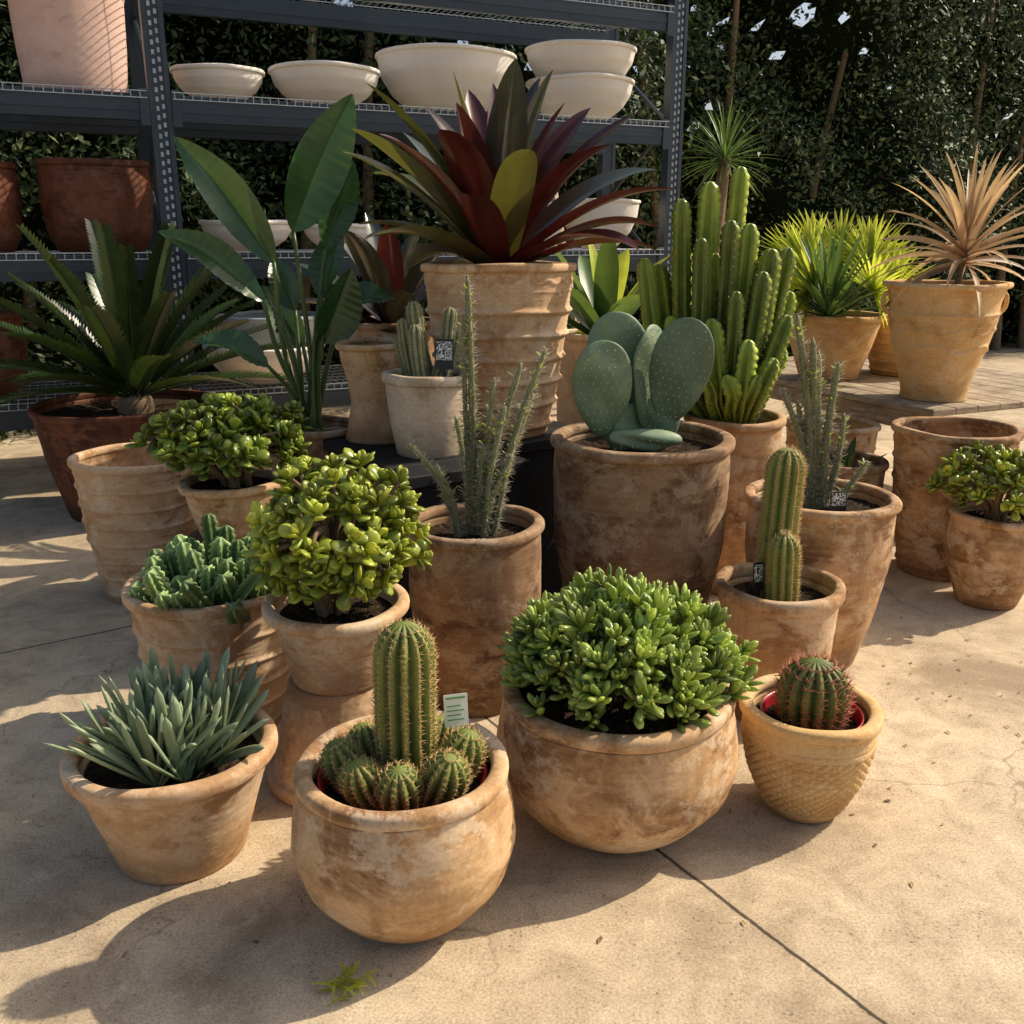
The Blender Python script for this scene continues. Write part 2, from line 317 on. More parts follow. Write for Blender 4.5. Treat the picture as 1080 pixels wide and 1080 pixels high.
# ------------------------------------------------------------ pots
def smoothprof(prof,z):
    zz=np.linspace(-.15,1.15,260); a=np.array(prof,float)
    zc=np.clip(zz,0,1); r=np.interp(zc,a[:,0],a[:,1])
    s0=(a[1,1]-a[0,1])/(a[1,0]-a[0,0]); s1=(a[-1,1]-a[-2,1])/(a[-1,0]-a[-2,0])
    r=np.where(zz<0,a[0,1]+s0*zz,r); r=np.where(zz>1,a[-1,1]+s1*(zz-1),r)
    k=np.exp(-np.linspace(-2,2,27)**2); k/=k.sum(); r=np.convolve(np.pad(r,13,'edge'),k,'valid')
    return np.interp(z,zz,r)
def pot(name,x,y,z0,H,prof,mat,wall=.022,lip=(.03,.012),soil=.88,relief=None,segs=112,nz=46,invert=False):
    lh,lo=lip; mb=MB()
    zb=np.linspace(0,1-lh/H*.9,nz); rb=smoothprof(prof,zb); rt=smoothprof(prof,np.array([1.]))[0]
    R=[0,rb[0]*.9,rb[0]*.985];Z=[0.003,0,0.0]
    ov=[0,0,0]
    R+=list(rb); Z+=list(np.maximum(zb*H,.004)); ov+=[1]*nz
    ro=rt+lo; ri=rt-wall; rm=(ro+ri)/2; hw=(ro-ri)/2
    for a in np.linspace(-65,245,15):
        c=math.cos(math.radians(a)); s=math.sin(math.radians(a))
        R.append(rm+hw*math.copysign(abs(c)**.7,c)); Z.append(H-lh/2+lh/2*math.copysign(abs(s)**.7,s)); ov.append(0)
    sz=soil
    for q in np.linspace(1-lh/H,sz,7)[1:]:
        R.append(smoothprof(prof,np.array([q]))[0]-wall); Z.append(q*H); ov.append(0)
    R=np.array(R);Z=np.array(Z); n=len(R); th=np.linspace(0,2*pi,segs,endpoint=False)
    RR=np.broadcast_to(R[:,None],(n,segs)).copy(); ph=rng.random(4)*6.28
    wob=1+.006*np.sin(2*th+ph[0])+.0035*np.sin(3*th+ph[1])+.0015*np.sin(7*th+ph[2])
    RR*=wob
    ZZ=np.broadcast_to(Z[:,None],(n,segs)).copy()+ (Z[:,None]>H*.5)*(.003*np.sin(2*th+ph[3])+.0015*np.sin(5*th+ph[1]))[None,:]
    RR+= (rng.normal(0,.0005,(n,segs)))*(np.array(ov)[:,None])
    if relief is not None:
        RR+=np.array(ov)[:,None]*relief(th[None,:],Z[:,None]/H)
    V=np.stack([RR*np.cos(th),RR*np.sin(th),ZZ],2).reshape(-1,3)
    f=[(i*segs+j,i*segs+(j+1)%segs,(i+1)*segs+(j+1)%segs,(i+1)*segs+j) for i in range(n-1) for j in range(segs)]
    mb.add(V,f)
    rs=R[-1]+.002; rings=9; sv=[];
    for i in range(rings+1):
        q=rs*(1-i/rings*.999); h=Z[-1]+.004+ (rng.normal(0,.004,segs) if i else 0)
        sv.append(np.stack([q*np.cos(th),q*np.sin(th),np.broadcast_to(h,segs)],1))
    sv=np.concatenate(sv)
    f=[(i*segs+j,i*segs+(j+1)%segs,(i+1)*segs+(j+1)%segs,(i+1)*segs+j) for i in range(rings) for j in range(segs)]
    mb.add(sv,f,mi=1)
    ob=mb.build(name,[mat,M_soil if soil>.3 else mat],(x,y,z0))
    if invert: ob.rotation_euler=(pi,0,0); ob.location.z=z0+H
    ob.rotation_euler.z=rng.random()*6; 
    return ob
def ribs(n,a,w=.10,helix=0,band=None,ba=.006,z0=.0,z1=.85):
    def f(th,z):
        q=(z*n+helix*th/(2*pi))%1-.5
        r=a*np.exp(-(q/w)**2)*(z<z1)*(z>z0)+0*th
        if band:
            for b in band:
                r=r+ba*np.exp(-((z-b-.012*np.sin(22*th))/.009)**2)
        return r
    return f
def net(th,z):
    a=(th*34/(2*pi)*1.0+z*13)%1; b=(th*34/(2*pi)-z*13)%1
    g=np.minimum(np.minimum(a,1-a),np.minimum(b,1-b))
    m=((z>.12)&(z<.72)); return np.where(m,-.005*np.exp(-(g/.14)**2),0)-.003*np.exp(-((z-.77)/.008)**2)

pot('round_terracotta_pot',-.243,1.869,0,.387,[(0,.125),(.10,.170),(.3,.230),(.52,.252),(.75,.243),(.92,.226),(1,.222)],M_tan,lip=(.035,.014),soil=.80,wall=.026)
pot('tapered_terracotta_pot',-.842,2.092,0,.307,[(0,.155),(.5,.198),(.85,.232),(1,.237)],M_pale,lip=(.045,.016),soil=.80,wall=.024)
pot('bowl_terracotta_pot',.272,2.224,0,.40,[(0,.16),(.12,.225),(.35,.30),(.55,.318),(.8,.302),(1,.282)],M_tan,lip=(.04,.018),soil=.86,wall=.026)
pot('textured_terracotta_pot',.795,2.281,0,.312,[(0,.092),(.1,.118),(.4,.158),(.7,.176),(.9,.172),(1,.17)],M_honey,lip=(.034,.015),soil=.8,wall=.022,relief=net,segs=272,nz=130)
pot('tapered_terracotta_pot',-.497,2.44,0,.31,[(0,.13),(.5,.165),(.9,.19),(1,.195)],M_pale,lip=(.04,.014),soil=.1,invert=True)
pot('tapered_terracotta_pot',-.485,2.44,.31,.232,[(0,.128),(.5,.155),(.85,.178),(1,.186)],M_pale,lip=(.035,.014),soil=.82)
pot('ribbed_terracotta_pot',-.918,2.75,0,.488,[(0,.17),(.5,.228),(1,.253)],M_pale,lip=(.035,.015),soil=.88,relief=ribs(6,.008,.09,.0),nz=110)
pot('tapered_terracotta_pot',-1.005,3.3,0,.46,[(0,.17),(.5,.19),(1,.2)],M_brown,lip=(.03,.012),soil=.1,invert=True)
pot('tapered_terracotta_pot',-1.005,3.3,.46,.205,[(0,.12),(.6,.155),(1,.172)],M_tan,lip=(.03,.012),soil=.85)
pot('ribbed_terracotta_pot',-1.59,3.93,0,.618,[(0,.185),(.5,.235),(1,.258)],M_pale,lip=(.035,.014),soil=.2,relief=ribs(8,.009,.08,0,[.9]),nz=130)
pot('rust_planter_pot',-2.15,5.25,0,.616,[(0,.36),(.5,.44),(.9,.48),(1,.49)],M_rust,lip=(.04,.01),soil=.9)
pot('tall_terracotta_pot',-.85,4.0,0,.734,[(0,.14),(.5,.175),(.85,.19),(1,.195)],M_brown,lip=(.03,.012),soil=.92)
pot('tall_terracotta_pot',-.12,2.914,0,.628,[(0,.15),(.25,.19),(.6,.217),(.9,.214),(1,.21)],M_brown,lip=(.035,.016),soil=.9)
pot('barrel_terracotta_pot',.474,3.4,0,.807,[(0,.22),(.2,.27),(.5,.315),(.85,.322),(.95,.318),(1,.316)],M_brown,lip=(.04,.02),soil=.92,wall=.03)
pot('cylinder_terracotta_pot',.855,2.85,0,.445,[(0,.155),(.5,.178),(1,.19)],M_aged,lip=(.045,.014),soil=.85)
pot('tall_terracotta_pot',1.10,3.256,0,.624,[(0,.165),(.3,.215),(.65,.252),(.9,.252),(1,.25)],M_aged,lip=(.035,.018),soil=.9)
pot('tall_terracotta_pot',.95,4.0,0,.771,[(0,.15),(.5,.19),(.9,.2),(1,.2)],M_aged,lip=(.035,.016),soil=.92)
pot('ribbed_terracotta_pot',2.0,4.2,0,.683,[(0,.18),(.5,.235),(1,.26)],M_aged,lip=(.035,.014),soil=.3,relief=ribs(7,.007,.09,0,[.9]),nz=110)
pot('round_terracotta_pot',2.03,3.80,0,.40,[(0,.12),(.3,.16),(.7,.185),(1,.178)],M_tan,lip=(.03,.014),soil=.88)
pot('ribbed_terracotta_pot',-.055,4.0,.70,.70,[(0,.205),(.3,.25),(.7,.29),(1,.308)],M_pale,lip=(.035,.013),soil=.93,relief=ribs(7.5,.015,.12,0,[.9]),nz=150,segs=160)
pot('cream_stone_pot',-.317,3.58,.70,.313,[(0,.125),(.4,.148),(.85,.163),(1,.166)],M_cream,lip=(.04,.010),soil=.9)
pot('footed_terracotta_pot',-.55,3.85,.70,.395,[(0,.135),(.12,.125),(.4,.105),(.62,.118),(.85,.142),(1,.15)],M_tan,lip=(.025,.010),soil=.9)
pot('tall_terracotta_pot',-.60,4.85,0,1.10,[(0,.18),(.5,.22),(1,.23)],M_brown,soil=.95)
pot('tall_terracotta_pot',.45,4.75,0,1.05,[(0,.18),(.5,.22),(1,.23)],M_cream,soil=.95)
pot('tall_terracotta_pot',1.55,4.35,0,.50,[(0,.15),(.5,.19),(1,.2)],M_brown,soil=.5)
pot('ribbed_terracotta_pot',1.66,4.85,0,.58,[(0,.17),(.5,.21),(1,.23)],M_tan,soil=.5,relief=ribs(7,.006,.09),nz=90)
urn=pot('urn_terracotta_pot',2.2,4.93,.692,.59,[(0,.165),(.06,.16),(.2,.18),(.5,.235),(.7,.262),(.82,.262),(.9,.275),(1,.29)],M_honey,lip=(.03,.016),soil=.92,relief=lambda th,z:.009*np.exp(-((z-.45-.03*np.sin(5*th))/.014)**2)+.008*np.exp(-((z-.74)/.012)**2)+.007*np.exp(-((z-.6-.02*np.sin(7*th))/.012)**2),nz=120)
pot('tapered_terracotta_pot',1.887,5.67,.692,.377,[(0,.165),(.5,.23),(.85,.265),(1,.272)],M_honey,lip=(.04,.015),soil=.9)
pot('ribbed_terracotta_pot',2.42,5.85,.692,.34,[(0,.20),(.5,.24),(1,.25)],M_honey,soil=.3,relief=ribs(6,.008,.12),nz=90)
def handle(parent,ang,r,z):
    mb=MB(); a=ang; o=np.array([math.cos(a),math.sin(a),0])
    p=curve([o*(r-.03)+[0,0,z+.05],o*(r+.012)+[0,0,z+.045],o*(r+.012)+[0,0,z-.02],o*(r-.035)+[0,0,z-.06]],12)
    sweep(mb,p,np.full(12,.012),8); mb.build('handle',[M_honey],parent=parent)
urn.rotation_euler.z=0
handle(urn,pi*.97,.285,.48); handle(urn,-.1,.285,.48)

def obox(mb,o,ax,ay,lx,ly,lz,mi=0,bev=.004):
    ax=np.array([*ax,0.]) if len(ax)==2 else np.array(ax,float); ay=np.array([*ay,0.]) if len(ay)==2 else np.array(ay,float)
    az=np.cross(ax,ay); o=np.array(o,float); b=min(bev,lx*.3,ly*.3,abs(lz)*.3)
    def ring(ins,z): return [o+ax*a+ay*c+az*z for a,c in ((ins,ins),(lx-ins,ins),(lx-ins,ly-ins),(ins,ly-ins))]
    V=ring(b,0)+ring(0,b)+ring(0,lz-b)+ring(b,lz)
    f=[(3,2,1,0),(12,13,14,15)]
    for r in range(3):
        for j in range(4): f.append((r*4+j,r*4+(j+1)%4,(r+1)*4+(j+1)%4,(r+1)*4+j))
    mb.add(V,f,mi=mi)

A=(-.53,.848); B=(.848,.53)
P0=np.array([-.37,3.17])
def pt(a,b,z): q=P0+np.array(A)*a+np.array(B)*b; return (q[0],q[1],z)
mb=MB(); 
for i in range(6): obox(mb,pt(.0+i*.166,0,.655),B,A,.52,.162,.045)
obox(mb,pt(.02,.02,0),B,A,.48,.95,.652)
for i in range(5): obox(mb,pt(.28+i*.166,.524,.655),B,A,.52,.162,.045)
obox(mb,pt(.30,.53,0),B,A,.49,.78,.652)
mb.build('black_display_plinth',[M_black],smooth=False)

A2=(-.406,.914); B2=(.914,.406); Q0=np.array([2.05,4.56])
def qt(a,b,z): q=Q0+np.array(A2)*a+np.array(B2)*b; return (q[0],q[1],z)
mb=MB()
for i in range(10): obox(mb,qt(0,i*.152,.655),B2,A2,.146,2.0,.035)
for b in (.02,1.40): 
    obox(mb,qt(.03,b,.56),B2,A2,.05,1.9,.092)
for a in (.06,1.85):
    for b in (.075,1.33): obox(mb,qt(a,b,0),B2,A2,.07,.07,.65)
mb.build('timber_table',[M_wood],smooth=False)

# ------------------------------------------------------------ plants
def leaf_template(fat=.35,wide=.5):
    s=np.array([0,.2,.45,.7,.88,1.0]); w=np.array([.16,.32,.72,1.0,.78,.18])*wide*.5
    h=np.array([.5,.8,1.,.9,.6,.15])*fat*wide*.5; z=.10*s**2
    k=6; th=np.linspace(0,2*pi,k,endpoint=False)
    V=np.stack([np.broadcast_to(s[:,None],(6,k)),w[:,None]*np.cos(th),h[:,None]*np.sin(th)+z[:,None]],2).reshape(-1,3)
    f=[(i*k+j,i*k+(j+1)%k,(i+1)*k+(j+1)%k,(i+1)*k+j) for i in range(5) for j in range(k)]+[tuple(5*k+j for j in range(k))]
    return V,f,np.repeat(s,k)
def rosette(mb,tpl,p,axis,size,tiers,rnd,mi=0,spread=(75,20),tip=1):
    V,f,s=tpl; axis=nrm(axis); a0=nrm(np.cross(axis,[.21,.4,.9])); b0=np.cross(axis,a0); ph=rng.random()*6
    for j in range(tiers):
        fr=j/max(1,tiers-1); phi=math.radians(spread[0]*(1-fr)+spread[1]*fr)
        for q in range(2):
            az=ph+j*pi/2+q*pi+rng.normal(0,.2); r=math.cos(az)*a0+math.sin(az)*b0; ph2=phi+rng.normal(0,.15)
            d=axis*math.cos(ph2)+r*math.sin(ph2); nn=-r*math.cos(ph2)+axis*math.sin(ph2); sd=np.cross(nn,d)
            sz=size*(1-.35*fr)*(.75+.5*rng.random())
            W=(V[:,0:1]*d+V[:,1:2]*sd+V[:,2:3]*nn)*sz+p+axis*size*.12*j*.6
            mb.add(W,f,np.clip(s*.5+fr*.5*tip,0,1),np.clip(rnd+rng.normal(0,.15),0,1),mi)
def fib(n):
    i=np.arange(n)+.5; z=1-2*i/n; t=i*2.39996; r=np.sqrt(1-z*z); return np.stack([r*np.cos(t),r*np.sin(t),z],1)
def jade(name,cen,rad,base,nros,size,tpl,mat,tiers=4,zmin=-.35,inner=.35,upb=.5,spread=(75,20),trunk=.014,lump=.12,jit=.05):
    mb=MB(); cen=np.array(cen,float); rad=np.array(rad,float); base=np.array(base,float)
    D=fib(int(nros*2/(1-zmin))); D=D[D[:,2]>zmin]
    mains=fib(18); mains=mains[mains[:,2]>-.1]*.55*rad+cen
    for m in mains:
        st=base+np.array([rng.normal(0,.02),rng.normal(0,.02),0])
        mid=(st+m)/2+rng.normal(0,.015,3); 
        sweep(mb,curve([st,mid,m],7),np.linspace(trunk,trunk*.55,7),6,mi=1)
    p1,p2=rng.random(2)*6
    def put(d,fac):
        lm=1+lump*math.sin(d[0]*5+d[2]*3+p1)*math.cos(d[1]*6+p2)+rng.normal(0,jit)
        p=cen+d*rad*fac*lm
        j=np.argmin(np.linalg.norm(mains-p,axis=1)); 
        sweep(mb,curve([mains[j],(mains[j]+p)/2+rng.normal(0,.01,3),p],4),np.array([.5,.45,.4,.35])*trunk,5,mi=1)
        ax=nrm(d*(1-upb)+np.array([0,0,upb])+rng.normal(0,.18,3))
        rosette(mb,tpl,p-ax*size*.4,ax,size*(.85+.3*rng.random()),tiers,rng.random(),0,spread)
    for d in D: put(nrm(d+rng.normal(0,.1,3)),1.)
    for i in range(int(nros*inner)):
        d=nrm(rng.normal(0,1,3)); d[2]=abs(d[2])*1 if d[2]<zmin else d[2]; put(d,.55+.3*rng.random())
    return mb.build(name,[mat,M_bark])
T_jade=leaf_template(.34,.72); T_gol=leaf_template(.6,.36)
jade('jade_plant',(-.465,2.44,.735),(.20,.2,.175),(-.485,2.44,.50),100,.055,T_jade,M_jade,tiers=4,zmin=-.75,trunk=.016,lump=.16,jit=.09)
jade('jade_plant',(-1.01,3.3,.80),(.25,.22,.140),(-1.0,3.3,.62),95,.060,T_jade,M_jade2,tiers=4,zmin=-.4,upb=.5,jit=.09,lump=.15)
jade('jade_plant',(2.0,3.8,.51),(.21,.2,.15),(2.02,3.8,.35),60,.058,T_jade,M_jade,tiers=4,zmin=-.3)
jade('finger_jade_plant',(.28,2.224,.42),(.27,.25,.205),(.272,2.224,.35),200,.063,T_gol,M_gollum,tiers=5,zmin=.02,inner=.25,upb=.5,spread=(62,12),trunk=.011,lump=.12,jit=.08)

# fan aloe
mb=MB(); rp=lambda s:np.sqrt(np.maximum(1-np.clip((s-.82)/.18,0,1)**2,0))*(.75+.25*np.sin(pi*s))
for fan in range(17):
    a=fan*2.4; rr=.03+.085*math.sqrt(fan/17); bx=-.83+rr*math.cos(a); by=2.092+rr*math.sin(a)
    faz=rng.random()*pi; oa=a; lean=.12+.2*rng.random()
    k=7
    for i in range(k):
        q=(i-(k-1)/2)/(k-1)*2
        th=q*.75; d=np.array([math.sin(th)*math.cos(faz),math.sin(th)*math.sin(faz),math.cos(th)])+np.array([math.cos(oa),math.sin(oa),0])*lean*(rr*9)
        d=nrm(d); az=math.atan2(d[1],d[0]); el=math.asin(d[2])
        blade(mb,(bx+.006*q,by,.245),az,el,.205+.075*rng.random()-.03*abs(q),.027,rng.normal(0.0,.12),10,0,rp,.009,roll=pi/2*.6*rng.normal(0,.6),rnd=rng.random())
mb.build('fan_aloe_plant',[M_aloe])

mb=MB(); bx,by=-.243,1.869
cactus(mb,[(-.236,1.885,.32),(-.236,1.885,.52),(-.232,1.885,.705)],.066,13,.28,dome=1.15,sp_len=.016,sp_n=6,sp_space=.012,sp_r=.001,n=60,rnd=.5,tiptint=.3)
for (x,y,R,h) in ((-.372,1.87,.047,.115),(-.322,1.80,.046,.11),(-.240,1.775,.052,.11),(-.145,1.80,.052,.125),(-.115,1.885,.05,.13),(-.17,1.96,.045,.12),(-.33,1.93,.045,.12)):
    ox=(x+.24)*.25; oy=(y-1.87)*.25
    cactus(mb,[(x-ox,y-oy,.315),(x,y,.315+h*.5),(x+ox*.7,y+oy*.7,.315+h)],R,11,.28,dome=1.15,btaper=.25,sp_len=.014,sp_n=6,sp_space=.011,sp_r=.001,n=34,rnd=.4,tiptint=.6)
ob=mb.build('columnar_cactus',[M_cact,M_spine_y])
def ring_pot(parent,x,y,z,R,mat,h=.05):
    mb=MB(); th=np.linspace(0,2*pi,72,endpoint=False)
    pr=[(R*.93,0),(R*.985,h*.75),(R*1.0,h*.76),(R*1.03,h*.8),(R*1.035,h),(R*1.0,h),(R*.97,h*.8),(R*.92,0.0)]
    V=np.concatenate([np.stack([r*np.cos(th),r*np.sin(th),np.full(72,zz)],1) for r,zz in pr])+[x,y,z]
    f=[(i*72+j,i*72+(j+1)%72,(i+1)*72+(j+1)%72,(i+1)*72+j) for i in range(7) for j in range(72)]
    mb.add(V,f); return mb.build('nursery_pot',[mat],parent=parent)
ring_pot(ob,bx,by,.300,.182,M_red,.055)
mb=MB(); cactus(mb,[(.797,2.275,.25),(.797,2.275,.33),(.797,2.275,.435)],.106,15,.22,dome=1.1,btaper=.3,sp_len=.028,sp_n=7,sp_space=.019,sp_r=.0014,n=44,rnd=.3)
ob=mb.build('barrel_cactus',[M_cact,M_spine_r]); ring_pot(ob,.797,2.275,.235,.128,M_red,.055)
mb=MB()
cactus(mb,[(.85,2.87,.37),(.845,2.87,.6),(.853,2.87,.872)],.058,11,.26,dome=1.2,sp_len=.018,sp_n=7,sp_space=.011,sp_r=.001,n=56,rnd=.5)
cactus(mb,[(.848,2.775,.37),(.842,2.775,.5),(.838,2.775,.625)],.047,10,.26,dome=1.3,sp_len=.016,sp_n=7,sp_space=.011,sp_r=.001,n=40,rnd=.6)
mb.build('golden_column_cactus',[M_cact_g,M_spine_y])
# mounding euphorbia
mb=MB()
for i in range(66):
    a=i*2.4; rr=.21*math.sqrt((i+.5)/66); x=-.89+rr*math.cos(a); y=2.75+rr*math.sin(a)
    h=.10+.06*(1-(rr/.21)**2)+rng.normal(0,.024); lx=math.cos(a)*rr*.3+rng.normal(0,.03); ly=math.sin(a)*rr*.3+rng.normal(0,.03)
    R=.022+.010*rng.random()
    cactus(mb,[(x,y,.42),(x+lx*.4,y+ly*.4,.42+h*.5),(x+lx,y+ly,.43+h)],R,5,.5,wing=True,teeth=.45,tspace=.022,dome=1.0,n=26,sp_len=.006,sp_n=2,sp_space=.02,sp_r=.0006,tiptint=.6)
for (dx,dy,h) in ((-.03,.02,.26),(.01,.03,.22),(.05,-.02,.19),(-.08,0,.19)):
    cactus(mb,[(-.89+dx,2.75+dy,.43),(-.89+dx,2.75+dy,.43+h*.5),(-.89+dx*1.2,2.75+dy,.43+h)],.024,5,.5,wing=True,teeth=.4,tspace=.022,n=30,sp_len=.006,sp_n=2,sp_space=.02,sp_r=.0006)
mb.build('mounding_euphorbia',[M_mound,M_spine_g])
mb=MB()
for (dx,dy,h,lx,R) in ((0,0,.30,-.05,.026),(.04,.0,.28,.05,.023),(-.05,.0,.24,-.04,.022),(.05,.04,.2,.06,.02),(-.02,-.04,.22,-.02,.024),(.02,-.03,.15,.05,.02),(-.06,.05,.17,-.05,.02)):
    x=-.317+dx;y=3.58+dy
    cactus(mb,[(x,y,.96),(x+lx*.6,y,.96+h*.5),(x+lx,y,.97+h)],R*1.15,7,.3,teeth=.2,tspace=.014,dome=1.2,n=30,sp_len=.014,sp_n=4,sp_space=.014)
mb.build('column_cactus_cluster',[M_spst,M_spine_g])

# candelabra euphorbia
mb=MB()
def E(ut,zt,um,dy,R=.036,zb=.70,ub=None):
    xb=(ub if ub is not None else .95+ (um-.95)*.25)
    cactus(mb,[(xb,4.0+dy*.2,zb),(um+(xb-um)*.25,4.0+dy*.7,zb+.12+ .15*(zt-zb)*.5),(um,4.0+dy,zb+.3*(zt-zb)+.12),(ut,4.0+dy,zt)],R,5,.66,wing=True,teeth=.26,tspace=.032,dome=1.6,btaper=.35,bl=3,n=76,sp_len=.011,sp_n=3,sp_space=.032,sp_r=.001,tiptint=.75,wexp=.6)
for e in ((.805,1.735,.80,.02),(.925,1.765,.90,.05),(.672,1.63,.71,.0),(.535,1.43,.60,-.02),(.60,1.40,.68,.1),(.74,1.50,.76,-.12),(.865,1.58,.86,-.1),
          (1.03,1.46,1.01,-.05),(1.13,1.45,1.07,.03),(.99,1.36,.96,-.14),(.88,1.28,.88,-.18),(1.10,1.20,1.04,-.12),(.77,1.20,.82,-.2),(.71,1.3,.74,.1),(.93,1.10,.92,-.22),(1.04,1.03,1.0,-.2),(1.17,1.28,1.1,.12),(.84,.98,.88,-.24),(.72,1.05,.8,-.2),(.96,1.55,.93,-.06),(.70,1.5,.73,.12),(1.08,1.38,1.04,.08),(.83,1.42,.84,-.05),(.98,.96,.96,-.22),(1.12,1.05,1.05,-.08),(.64,1.15,.72,-.05)):
    E(e[0]+rng.normal(0,.008),e[1]+rng.normal(0,.012),e[2],e[3],.034+.014*rng.random())
mb.build('candelabra_euphorbia',[M_euph,M_spine_g])

def spiny(name,base,tops,R=.012,lean=.0):
    mb=MB(); base=np.array(base,float)
    for tp in tops:
        t=np.array(tp[:3],float); b=base+np.array([(t[0]-base[0])*.25,(t[1]-base[1])*.3,0]); mid=(b+t)/2+np.array([(b[0]-t[0])*.12,0,.0])+rng.normal(0,.012,3)
        rr=tp[3] if len(tp)>3 else R
        P=curve([b,mid,t],40); n=40; rad=np.linspace(rr,rr*.65,n)*(1+.12*np.sin(np.arange(n)*1.5)); rad[-1]=.002; rad[-2]*=.7
        T,U,W=sweep(mb,P,rad,8,tint=np.repeat(np.linspace(.2,.9,n)[:,None],8,1),rnd=rng.random())
        Ln=np.linalg.norm(t-b); k=int(Ln/.0013); i=rng.uniform(0,n-1.01,k); ii=i.astype(int); ff=(i-ii)[:,None]
        p=P[ii]*(1-ff)+P[ii+1]*ff; an=(np.round(rng.random(k)*9)/9)*2*pi+i*.05; o=np.cos(an)[:,None]*U[ii]+np.sin(an)[:,None]*W[ii]
        spines(mb,p+o*rad[ii][:,None]*.9,o+T[ii]*rng.normal(.1,.45,(k,1)),rng.uniform(.012,.030,k),.0013,1)
        for q in range(int(Ln*65)):
            j=int(rng.uniform(.3,1)*(n-2)); a=rng.random()*6.28; o=math.cos(a)*U[j]+math.sin(a)*W[j]
            az=math.atan2(o[1],o[0]); blade(mb,P[j]+o*rad[j],az,.7,.016+.016*rng.random(),.009,.3,3,.2,rnd=rng.random(),mi=2)
    mb.build(name,[M_spst,M_spine_g,M_gollum])
spiny('spiny_stem_succulent',(-.12,2.93,.56),[(-.135,2.95,1.39,.014),(-.32,2.88,.885,.013),(.105,2.95,1.17,.012),(.03,2.98,1.12,.013),(-.055,2.95,1.08,.012),(-.02,2.9,1.0,.012),(.07,3.0,1.02),(-.24,2.95,.80),(-.09,2.9,.88),(.0,2.93,.84),(-.18,3.0,.95),(-.15,2.95,1.27,.010)])
spiny('spiny_stem_succulent',(1.10,3.27,.56),[(.965,3.27,1.25,.017),(1.02,3.25,1.17,.018),(1.06,3.3,1.12,.017),(1.12,3.27,1.09,.018),(.93,3.25,1.0,.014),(1.24,3.22,.75,.012),(1.17,3.3,.9,.014),(1.0,3.3,.95,.014)])

# prickly pear
def pad(mb,c,hw,hh,yaw,lean,roll,th=.015):
    nu,nv=32,18; ph=np.linspace(0,2*pi,nu,endpoint=False); q=np.linspace(-pi/2,pi/2,nv)
    rr=np.cos(q)**.75; X=np.outer(rr,np.cos(ph)); Z=np.outer(rr,np.sin(ph)); Y=np.outer(np.sin(q),np.ones(nu))
    wf=1+.20*Z-.14*(Z<0)*(Z**2)
    wv=.006*np.sin(3*X+5*Z+c[0]*30)
    V=np.stack([X*wf*hw,Y*th+wv,Z*hh],2).reshape(-1,3)
    M=np.array((Matrix.Rotation(yaw,3,'Z')@Matrix.Rotation(lean,3,'X')@Matrix.Rotation(roll,3,'Y')))
    f=[(i*nu+j,i*nu+(j+1)%nu,(i+1)*nu+(j+1)%nu,(i+1)*nu+j) for i in range(nv-1) for j in range(nu)]
    V=V@M.T+np.array(c); mb.add(V,f,.5+.4*np.clip(Z.ravel(),-1,1),rng.random())
    o8=np.linspace(0,2*pi,6,endpoint=False)
    for sgn in (-1,1):
        PP=[];DD=[];LL=[]
        for bi,b in enumerate(np.arange(-.95,1,.027/hh)):
            for a in np.arange(-1,1,.027/hw):
                aa=a+(.0135/hw if bi%2 else 0)+rng.normal(0,.03); bb=b+rng.normal(0,.015)
                if aa*aa+bb*bb>.88: continue
                w=1+.2*bb-.14*(bb<0)*bb*bb; rq=math.sqrt(aa*aa+bb*bb); y=sgn*th*math.sqrt(max(0,1-rq**(2/.75)))+.006*math.sin(3*aa+5*bb+c[0]*30)
                p=np.array([aa*w*hw,y,bb*hh])
                ring=[p+[.0026*math.cos(t),.002*sgn,.0030*math.sin(t)] for t in o8]; V2=np.array(ring+[p+[0,sgn*.0045,0]])@M.T+np.array(c)
                mb.add(V2,[(k,(k+1)%6,6) for k in range(6)],mi=1)
                for s_ in range(2):
                    PP.append(p+[0,sgn*.003,0]);DD.append(np.array([rng.normal(0,.7),sgn*1.,rng.normal(0,.7)]));LL.append(.010)
        if PP: spines(mb,np.array(PP)@M.T+np.array(c),np.array(DD)@M.T,LL,.0009,1)
mb=MB()
pad(mb,(.318,3.32,.985),.108,.172,.2,.05,-.03)
pad(mb,(.395,3.47,1.03),.118,.215,.12,-.02,-.15)
pad(mb,(.50,3.44,1.01),.10,.19,.8,.0,.08)
pad(mb,(.595,3.38,1.035),.108,.198,-.2,.05,.20)
pad(mb,(.47,3.28,.812),.13,.04,.1,.3,.06,.03)
pad(mb,(.42,3.42,.82),.10,.10,.5,.0,.1,.02)
pad(mb,(.53,3.42,.84),.08,.12,-.3,.0,.1,.02)
mb.build('prickly_pear_cactus',[M_opun,M_areole])

